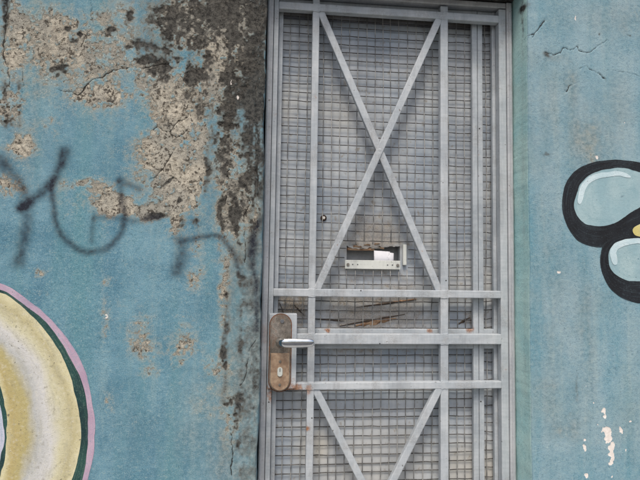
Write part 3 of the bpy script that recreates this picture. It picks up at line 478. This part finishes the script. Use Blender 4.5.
for a in ((-.5, 1.5, 1.7, 1.75, 0, 2.6), (-.55, -.5, .26, 1.75, 0, 2.6), (1.5, 1.55, .26, 1.75, 0, 2.6), (-.55, 1.55, .26, 1.75, 2.6, 2.65), (-.55, 1.55, .26, 1.75, -.05, .0)): add_box(bm, *a)
structure(bm_part('hall_room', bm, M['room']))

# ------------------------------------------------------------------ mural paint on the plaster
def paint_strip(name, inner, outer, mat, lift, label, n=160, m=10, closed=True):
    a = resample(inner, n, closed); b = resample(outer, n, closed)
    if closed:       # align starts
        j = np.argmin(np.hypot(*(b - a[0]).T)); b = np.roll(b, -j, axis=0)
    t = np.linspace(0, 1, m+1)
    P = a[:, None, :]*(1-t)[None, :, None] + b[:, None, :]*t[None, :, None]
    wob = .0014*fbm(P[..., 0], P[..., 1], .03, 4, 13)
    P[..., 0] += wob; P[..., 1] += wob[::-1] if False else .0014*fbm(P[..., 0], P[..., 1], .03, 4, 14)
    X, Z = P[..., 0], P[..., 1]
    Y = -(wall_height(X, Z) + lift)
    V = np.stack([X, Y, Z], -1).reshape(-1, 3)
    N = n if closed else n-1; Fc = []
    for i in range(N):
        k = (i+1) % n
        for j in range(m): Fc.append((i*(m+1)+j, k*(m+1)+j, k*(m+1)+j+1, i*(m+1)+j+1))
    o = part(name, V, Fc, mat, wall, True, label)
    # all faces towards the street
    bm = bmesh.new(); bm.from_mesh(o.data)
    bm.normal_update()
    fl = [f for f in bm.faces if f.normal.y > 0]
    if fl: bmesh.ops.reverse_faces(bm, faces=fl)
    bm.to_mesh(o.data); bm.free()
    at = o.data.attributes.new('across', 'FLOAT', 'POINT'); at.data.foreach_set('value', np.tile(t, n).astype(np.float32))
    return o
def full_ring(pts):
    """measured upper right part of the egg, completed round its own centre"""
    cx, cz = RING_C
    p = [a for a in pts if a[1] >= cz]
    ths = np.array([math.atan2(a[1]-cz, a[0]-cx) for a in p]); rs = np.array([math.hypot(a[0]-cx, a[1]-cz) for a in p])
    o = np.argsort(ths); ths, rs = ths[o], rs[o]
    low = [a for a in pts if a[1] < cz]
    out = []
    for k in range(72):
        th = 2*math.pi*k/72
        s, c = math.sin(th), abs(math.cos(th))
        r = float(np.interp(math.atan2(abs(s), c), ths, rs))
        out.append((cx + r*math.cos(th), cz + r*s))
    return out
RING_C = (RING['outer'][8][0] - .345, RING['outer'][8][1])
rings = {k: full_ring(v) for k, v in RING.items()}
paint_strip('painted_outline', rings['pg'], rings['outer'], M['pink'], .0008, 'pink outer outline of the big painted ring', 220, 6)
paint_strip('painted_outline', rings['gc'], rings['pg'], M['green'], .0008, 'dark green outline inside the pink one', 220, 6)
paint_strip('painted_ring', rings['ci'], rings['gc'], M['cream'], .0008, 'broad cream, white and yellow painted ring', 220, 40)
paint_strip('painted_outline', rings['ii'], rings['ci'], M['green'], .0008, 'dark green inner edge of the painted ring', 220, 6)
ctr = [(RING_C[0] + (p[0]-RING_C[0])*.02, RING_C[1] + (p[1]-RING_C[1])*.02) for p in rings['ii']]
paint_strip('painted_centre', ctr, rings['ii'], M['lilac'], .0008, 'pale lilac centre of the painted ring', 120, 30)
def fill(loop, lift, label):
    c0 = np.mean(np.array(loop), axis=0)
    return paint_strip('painted_fill', [tuple(c0 + (np.array(p)-c0)*.03) for p in loop], [tuple(c0 + (np.array(p)-c0)*1.02) for p in loop], M['bubble'], lift, label, 120, 20)
fill(LOOP_A_IN, .0005, 'pale grey blue fill of the upper loop'); fill(LOOP_B_IN, .0006, 'pale grey blue fill of the lower loop')
paint_strip('painted_outline', LOOP_A_IN, LOOP_A_OUT, M['black'], .0008, 'upper thick black painted loop', 200, 12)
paint_strip('painted_outline', LOOP_B_IN, LOOP_B_OUT, M['black'], .0011, 'lower thick black painted loop', 180, 10)
def offset_strip(pts, w):
    c = resample(pts, 60); t = np.gradient(c, axis=0); t /= np.hypot(t[:, 0], t[:, 1])[:, None]
    nrm = np.c_[-t[:, 1], t[:, 0]]; s = np.linspace(0, 1, 60); k = np.sqrt(np.clip(1-(np.abs(s*2-1))**10, .05, 1))[:, None]*(1 - .35*s[:, None])
    return c - nrm*w*k, c + nrm*w*k
a, b = offset_strip(SHINE_A, .0105); paint_strip('painted_highlight', a, b, M['shine'], .0014, 'pale curved highlight inside the upper loop', 60, 4, False)
a, b = offset_strip(SHINE_B, .0120); paint_strip('painted_highlight', a, b, M['shine'], .0016, 'pale curved highlight inside the lower loop', 60, 4, False)
yc = np.mean(np.array(YELLOW), axis=0)
paint_strip('painted_patch', [tuple(yc + (np.array(p)-yc)*.05) for p in YELLOW], YELLOW, M['yellow'], .0018, 'small yellow patch between the black loops', 40, 6)

# ------------------------------------------------------------------ fixed metal frame
frame = thing('door_frame', 'fixed grey metal door frame set into the plaster opening', 'door frame', (.407, .1, 0))
box('jamb', -.0185, .0015, .096, .150, .02, 2.256, M['frame'], frame, .003)
box('jamb', .8135, .8330, .096, .150, .02, 2.256, M['frame'], frame, .003)
box('jamb_lip', -.0150, -.0085, .0925, .0975, .03, 2.25, M['frame'], frame, .0015)
box('jamb_lip', .8215, .8270, .0925, .0975, .03, 2.25, M['frame'], frame, .0015)
box('head', .0020, .8130, .101, .148, 2.2370, 2.2565, M['frame'], frame, .003)
box('threshold', .0020, .8130, .08, .20, .0, .022, M['paving'], frame, .004)

# ------------------------------------------------------------------ grille leaf
gr = thing('security_grille', 'grey steel security grille door with crossed bars, wire mesh and rusty lock', 'grille door', (.407, .11, .03))
Y0 = .1000
box('stile', .0030, .0190, Y0-.0005, Y0+.030, .035, 2.232, M['bar'], gr)
box('stile', .7860, .8120, Y0-.0005, Y0+.030, .035, 2.232, M['bar'], gr)
box('vertical_bar', .1325, .1560, Y0, Y0+.0245, .036, 2.230, M['bar'], gr)
box('vertical_bar', .5765, .6035, Y0, Y0+.0245, .036, 2.230, M['bar'], gr)
for zc, h in ((2.195, .026), (1.2345, .025), (1.085, .034), (.934, .0235), (.127, .03)):
    box('cross_rail', .0185, .7865, Y0-.0022, Y0+.0225, zc-h/2, zc+h/2, M['bar'], gr)
box('cross_rail', .0185, .7865, Y0-.0022, Y0+.0225, .038, .062, M['bar'], gr)
slanted('diagonal_bar', (.160, 2.184), (.5735, 1.245), .024, Y0+.0020, Y0+.0205, M['bar'], gr)
slanted('diagonal_bar', (.5720, 2.184), (.1605, 1.245), .024, Y0-.0012, Y0+.0190, M['bar'], gr)
slanted('diagonal_bar', (.160, .924), (.5735, .141), .024, Y0+.0020, Y0+.0205, M['bar'], gr)
slanted('diagonal_bar', (.5730, .924), (.1605, .141), .024, Y0-.0012, Y0+.0190, M['bar'], gr)
# weld lumps at the joints of the crossed bars
for x, z in ((.366, 1.716),):
    bm = bmesh.new(); bmesh.ops.create_icosphere(bm, subdivisions=2, radius=.009, matrix=Matrix.Translation((x, Y0+.001, z)) @ Matrix.Diagonal((1.2, .35, 1.0, 1)))
    bm_part('weld', bm, M['bar'], gr, True)
random.seed(21)
for xa, xb in ((.1325, .1560), (.5765, .6035)):
    for ze in (2.182, 2.208, 1.222, 1.247, 1.068, 1.102, .9222, .9458):
        pts = [(xa + (xb-xa)*k/6, Y0 + random.uniform(-.0006, .0004), ze + random.uniform(-.0010, .0010)) for k in range(7)]
        tube('weld_bead', pts, random.uniform(.0018, .0026), M['bar'], gr)
for x, y, z in ((.3055, Y0-.0022, 1.2432), (.3700, Y0-.0022, 1.0705), (.0110, Y0-.0005, .8850), (.1500, Y0, .8330), (.5950, Y0, 1.2800)):
    disc('drill_hole', x, y-.0006, y+.0006, z, .0022, M['hole'], gr, 10, 0)
for z in (1.812, .872): disc('drill_hole', .7270, .1300, .1312, z, .0025, M['hole'], gr, 10, 0)
# mesh panels : frame pieces behind the bars, wires on the back
YS, YW = .1305, .1500
random.seed(4)
def mesh_panel(x0, x1, ws0, ws1, ph, pv, label):
    p = box('mesh_panel', x0, x0+ws0, YS, YS+.016, .07, 2.236, M['screen'], gr, .002, label)       # lock side upright carries the rest
    def sub(x0, x1, z0, z1): return box('panel_rail', x0, x1, YS+.0015, YS+.0150, z0, z1, M['screen'], p, .002)
    box('panel_upright', x1-ws1, x1, YS, YS+.016, .07, 2.236, M['screen'], p, .002)
    a, b = x0+ws0-.001, x1-ws1+.001
    sub(a, b, 1.0835, 1.1150); sub(a, b, 1.0490, 1.0815); sub(a, b, .07, .095); sub(a, b, 2.214, 2.236)
    hole = (.262, .474, 1.318, 1.402)
    z = .10 + ph; ei = 0
    while z < 2.235:
        if not 1.049 < z < 1.115:
            cut = x0 < .1 and hole[2] < z < hole[3]
            spans = [(x0+.004, hole[0] + random.uniform(-.006, .004)), (hole[1] + random.uniform(-.003, .006), x1-.004)] if cut else [(x0+.004, x1-.004)]
            for s0, s1 in spans:
                n = max(4, int((s1-s0)/.03)); sag = random.uniform(-.004, .0015); tilt = random.uniform(-.0012, .0012)
                pts = []
                for i in range(n+1):
                    u = i/n; xx = s0 + (s1-s0)*u
                    pts.append((xx, YW + .0012*math.sin(xx*210+z*50) + .004*math.sin(math.pi*u)*math.sin(z*3), z + sag*math.sin(math.pi*u) + tilt*(u-.5)*2 + random.gauss(0, .0006)))
                tube('horizontal_wire', pts, .0017, M['wire_dark'], p)
        z += .0297
    x = x0 + pv
    while x < x1 - .004:
        cut = x0 < .1 and hole[0] < x < hole[1]
        spans = [(.072, 1.074), (1.09, hole[2] + random.uniform(-.004, .004)), (hole[3] + random.uniform(-.004, .01), 2.233)] if cut else [(.072, 1.074), (1.09, 2.233)]
        for s0, s1 in spans:
            n = max(4, int((s1-s0)/.04)); lean = random.uniform(-.0015, .0015)
            pts = [(x + lean*(i/n) + random.gauss(0, .0006) + .0022*math.sin(s0 + (s1-s0)*i/n*4 + x*30), YW-.0026 + .0009*math.sin(i*1.7+x*99) + .004*math.sin(math.pi*(x-x0)/(x1-x0))*math.sin((s0 + (s1-s0)*i/n)*3), s0 + (s1-s0)*i/n) for i in range(n+1)]
            tube('vertical_wire', pts, .0015, M['wire'], p)
        x += .0295
    return p
mesh_panel(.0200, .7205, .0150, .0190, .006, .0400, 'wide wire mesh panel behind the crossed bars')
mesh_panel(.7220, .7875, .0175, .0130, .012, .0330, 'narrow wire mesh panel on the hinge side')

# lock and handle
box('lock_case', .0070, .0965, Y0-.0120, Y0+.02, .9285, 1.1670, M['bar'], gr, .003, 'flat grey lock plate welded between the rails')
def stadium(name, cx, cz0, cz1, r, y0, y1, mat, parent, bevel=.0015, label=None, flat=False):
    bm = bmesh.new(); pts = []
    if flat: pts = [(cx+r, cz1), (cx-r, cz1)]
    for k in range(0 if flat else 17): th = math.pi*k/16; pts.append((cx + r*math.cos(th), cz1 - r + r*math.sin(th)))
    for k in range(17): th = math.pi + math.pi*k/16; pts.append((cx + r*math.cos(th), cz0 + r + r*math.sin(th)))
    f = bm.faces.new([bm.verts.new((x, y1, z)) for x, z in pts])
    e = bmesh.ops.extrude_face_region(bm, geom=[f]); vv = [g for g in e['geom'] if isinstance(g, bmesh.types.BMVert)]
    bmesh.ops.translate(bm, verts=vv, vec=(0, y0-y1, 0)); bmesh.ops.recalc_face_normals(bm, faces=bm.faces)
    front = [ed for ed in bm.edges if all(abs(v.co.y-y0) < 1e-6 for v in ed.verts)]
    bmesh.ops.bevel(bm, geom=front, offset=bevel, segments=2, affect='EDGES')
    return bm_part(name, bm, mat, parent, label=label)
YE = Y0 - .0120
stadium('rust_seam', .0440, .9185, 1.1680, .0362, YE-.0022, YE+.001, M['rust'], gr, .001)
esc = stadium('handle_plate', .0440, .9220, 1.1655, .0335, YE-.0095, YE-.0005, M['escutcheon'], gr, .004, 'corroded bronze handle plate with rounded ends')
stadium('keyhole_cover', .0440, .9255, 1.0430, .0300, YE-.0108, YE-.0080, M['tan'], esc, .001, flat=True)
stadium('key_cylinder', .0440, .9700, .9990, .0082, YE-.0150, YE-.0100, M['plate'], esc, .001)
box('key_slot', .0430, .0450, YE-.0158, YE-.0145, .9850, .9960, M['dark'], esc, 0)
for z in (1.0170, .9440): disc('screw', .0440, YE-.0135, YE-.0100, z, .0042, M['steel'], esc)
disc('screw', .0480, YE-.0125, YE-.0080, 1.1440, .0062, M['chrome'], esc)
disc('lever_rose', .0440, YE-.0150, YE-.0090, 1.0790, .0150, M['steel'], esc, 28, .002)
def lever():
    # swept rounded section: neck out from the plate, elbow, then the grip along +x with a drooping tip
    path = [((.0440, YE-.010, 1.079), .0085, .0085), ((.0440, YE-.026, 1.079), .0080, .0080), ((.0455, YE-.038, 1.079), .0090, .0110), ((.0520, YE-.0450, 1.0790), .0086, .0130),
            ((.0640, YE-.0465, 1.0792), .0078, .0146), ((.0850, YE-.0465, 1.0795), .0074, .0146), ((.1060, YE-.0460, 1.0795), .0072, .0142), ((.1250, YE-.0450, 1.0795), .0070, .0134),
            ((.1380, YE-.0440, 1.0795), .0066, .0122), ((.1450, YE-.0425, 1.0800), .0056, .0100), ((.1485, YE-.0410, 1.0805), .0034, .0048)]
    sides = 20; V = []; Fc = []
    for i, (p, ra, rb) in enumerate(path):
        p = Vector(p); t = (Vector(path[min(i+1, len(path)-1)][0]) - Vector(path[max(i-1, 0)][0])).normalized()
        up = Vector((0, 0, 1)); a = t.cross(up).normalized()
        for k in range(sides):
            th = 2*math.pi*k/sides; c, s = math.cos(th), math.sin(th)
            c = math.copysign(abs(c)**.75, c); s = math.copysign(abs(s)**.75, s); V.append(p + a*c*ra + up*s*rb)
    n = len(path)
    for i in range(n-1):
        for k in range(sides): Fc.append((i*sides+k, (i+1)*sides+k, (i+1)*sides+(k+1) % sides, i*sides+(k+1) % sides))
    Fc += [tuple(range(sides)), tuple((n-1)*sides+k for k in range(sides))[::-1]]
    o = part('lever_handle', V, Fc, M['chrome'], gr, True, 'bright chrome lever handle'); 
    md = o.modifiers.new('sub', 'SUBSURF'); md.levels = 1; md.render_levels = 2
lever()

# ------------------------------------------------------------------ inner door seen through the mesh
dr = thing('inner_door', 'pale grey painted inner door behind the mesh, with letter slot and peephole', 'door', (.407, .19, .03))
YD = .1590; DT = 2.178
SX0, SX1, SZ0, SZ1 = .2660, .4520, 1.3190, 1.3955
def door_panel():
    bm = bmesh.new()
    top = []
    random.seed(11)
    n = 26
    for i in range(n+1):
        u = i/n; x = SX0 + (SX1-SX0)*u
        z = SZ1 - (.006*random.random() + (.010*(1-abs(u-.25)*3) if u < .55 else 0)) if 0 < i < n else SZ1
        top.append((x, z))
    # ring of quads between outer outline strips and the slot, front and back
    def layer(y):
        vs = {}
        def v(x, z):
            k = (round(x, 5), round(z, 5)); 
            if k not in vs: vs[k] = bm.verts.new((x, y, z))
            return vs[k]
        fs = []
        X0, X1, Z0, Z1 = .0035, .8115, .03, DT
        fs.append([v(X0, Z0), v(X1, Z0), v(X1, SZ0), v(SX1, SZ0), v(SX0, SZ0), v(X0, SZ0)])
        fs.append([v(X0, SZ0), v(SX0, SZ0), v(SX0, SZ1), v(X0, SZ1)])
        fs.append([v(SX1, SZ0), v(X1, SZ0), v(X1, SZ1), v(SX1, SZ1)])
        for (xa, za), (xb, zb) in zip(top[:-1], top[1:]): fs.append([v(xa, za), v(xb, zb), v(xb, 1.42), v(xa, 1.42)])
        fs.append([v(X0, SZ1), v(SX0, SZ1), v(SX0, 1.42), v(X0, 1.42)]); fs.append([v(SX1, SZ1), v(X1, SZ1), v(X1, 1.42), v(SX1, 1.42)])
        fs.append([v(X0, 1.42)] + [v(x, 1.42) for x, _ in top] + [v(X1, 1.42), v(X1, Z1), v(X0, Z1)])
        return [bm.faces.new(f) for f in fs]
    fs = layer(YD)
    e = bmesh.ops.extrude_face_region(bm, geom=fs); vv = [g for g in e['geom'] if isinstance(g, bmesh.types.BMVert)]
    bmesh.ops.translate(bm, verts=vv, vec=(0, .034, 0)); bmesh.ops.recalc_face_normals(bm, faces=bm.faces)
    return bm_part('door_panel', bm, M['door'], dr), top
panel, top = door_panel()
box('header_board', .0035, .8115, YD+.022, YD+.045, DT+.002, 2.2350, M['header'], dr, .002)
# torn wood fibres along the upper lip of the slot
random.seed(5)
for i in range(9):
    x0 = SX0 + .006 + i*.0125 + random.uniform(-.004, .004); L = random.uniform(.016, .034); z0 = SZ1 + random.uniform(-.016, .004); t = random.uniform(.0025, .006)
    V = [(x0, YD-.001, z0), (x0+L, YD-.001, z0+random.uniform(-.004, .004)), (x0+L*.9, YD-.005, z0+t), (x0+L*.1, YD-.004, z0+t*1.2), (x0, YD+.012, z0), (x0+L, YD+.012, z0)]
    part('splinter', V, [(0, 1, 2, 3), (0, 4, 5, 1), (3, 2, 5, 4), (1, 5, 2), (0, 3, 4)], M['wood'] if i % 3 else M['door'], dr)
box('torn_edge', SX0+.002, SX0+.098, YD+.003, YD+.015, SZ1-.0170, SZ1-.0075, M['wood'], dr, .002)
# split boards between the two middle rails
def shard(x0, z0, x1, z1, w0, w1, mat, name='splinter', y=YD):
    n = 10; V = []
    for i in range(n+1):
        u = i/n; x = x0+(x1-x0)*u; z = z0+(z1-z0)*u; w = (w0+(w1-w0)*u)*(.55+.9*random.random())*(.25 + math.sin(math.pi*min(.95, max(.08, u))))
        V += [(x, y-.0008, z-w/2), (x, y-.0040, z+w*.1), (x, y-.0008, z+w/2)]
    Fc = []
    for i in range(n):
        a = 3*i; Fc += [(a, a+3, a+4, a+1), (a+1, a+4, a+5, a+2)]
    part(name, V, Fc, mat, dr)
shard(.245, 1.1215, .470, 1.1620, .006, .006, M['split']); shard(.300, 1.1225, .440, 1.1480, .013, .012, M['wood'])
shard(.300, 1.1840, .500, 1.2120, .004, .006, M['split']); shard(.400, 1.1985, .510, 1.2140, .006, .006, M['wood']); shard(.150, 1.1450, .260, 1.1380, .004, .005, M['split'])
shard(.660, 1.1300, .700, 1.1520, .010, .006, M['split']); shard(.090, 1.190, .125, 1.155, .006, .004, M['split']); shard(.040, 1.2, .060, 1.15, .004, .004, M['split'])
# peephole
disc('peephole', .1848, YD-.0060, YD+.001, 1.4868, .0105, M['brass'], dr, 24, .002)
disc('peephole_lens', .1850, YD-.0085, YD-.0050, 1.4872, .0052, M['lens'], dr, 20, .0015)
# letter plate: an angle bolted to the door that reaches out through the cut mesh
lp = box('letter_plate', .2580, .4490, .1385, .1430, 1.3145, 1.3445, M['plate'], dr, .0015, 'pale enamelled plate under the letter slot')
box('plate_shelf', .2590, .4480, .1432, YD+.004, 1.3160, 1.3200, M['plate'], lp, .0008)
for x in (.2680, .4390): disc('screw', x, .1350, .1390, 1.3290, .0052, M['steel'], lp)
for x in (.2840, .3010, .4040, .4210): disc('bolt_hole', x, .1380, .1390, 1.3295, .0024, M['dark'], lp, 12, 0)
box('slot_strip', .4600, .4720, .1450, YD-.0004, 1.3300, 1.4010, M['plate'], dr, .0015)
bm = bmesh.new()
for a in ((.262, .463, .2072, .211, 1.25, 1.45), (.262, .266, .1935, .2070, 1.25, 1.45), (.459, .463, .1935, .2070, 1.25, 1.45), (.2662, .4588, .1935, .2070, 1.446, 1.45), (.2662, .4588, .1935, .2070, 1.25, 1.3290)): add_box(bm, *a)
bm_part('letter_box', bm, M['box'], dr)

# folded post left in the slot
def post(name, x0, x1, z0, z1, y, lean, label):
    n = 8; V = []; Fc = []
    for s, dy in ((0, 0), (1, .0022)):
        for i in range(n+1):
            u = i/n; bow = .004*math.sin(math.pi*u)
            V += [(x0+(x1-x0)*u, y+dy-bow, z0), (x0+(x1-x0)*u + .001, y+dy+lean-bow, z1 - .003*u)]
    m = 2*(n+1)
    for i in range(n):
        a = 2*i; Fc += [(a, a+2, a+3, a+1), (m+a, m+a+1, m+a+3, m+a+2), (a+1, a+3, m+a+3, m+a+1), (a, m+a, m+a+2, a+2)]
    Fc += [(0, 1, m+1, m), (2*n, m+2*n, m+2*n+1, 2*n+1)]
    o = part(name, V, Fc, M['paper'], None, True); o['label'] = label; o['category'] = 'letter'; o['group'] = 'post left in the letter slot'
    return o
post('folded_letter', .3600, .4160, 1.3206, 1.3790, .1475, .012, 'folded white letter, the larger sheet in the letter slot')
post('folded_letter', .4010, .4290, 1.3206, 1.3740, .1530, .006, 'narrow white edge of the letter tucked behind the larger sheet')
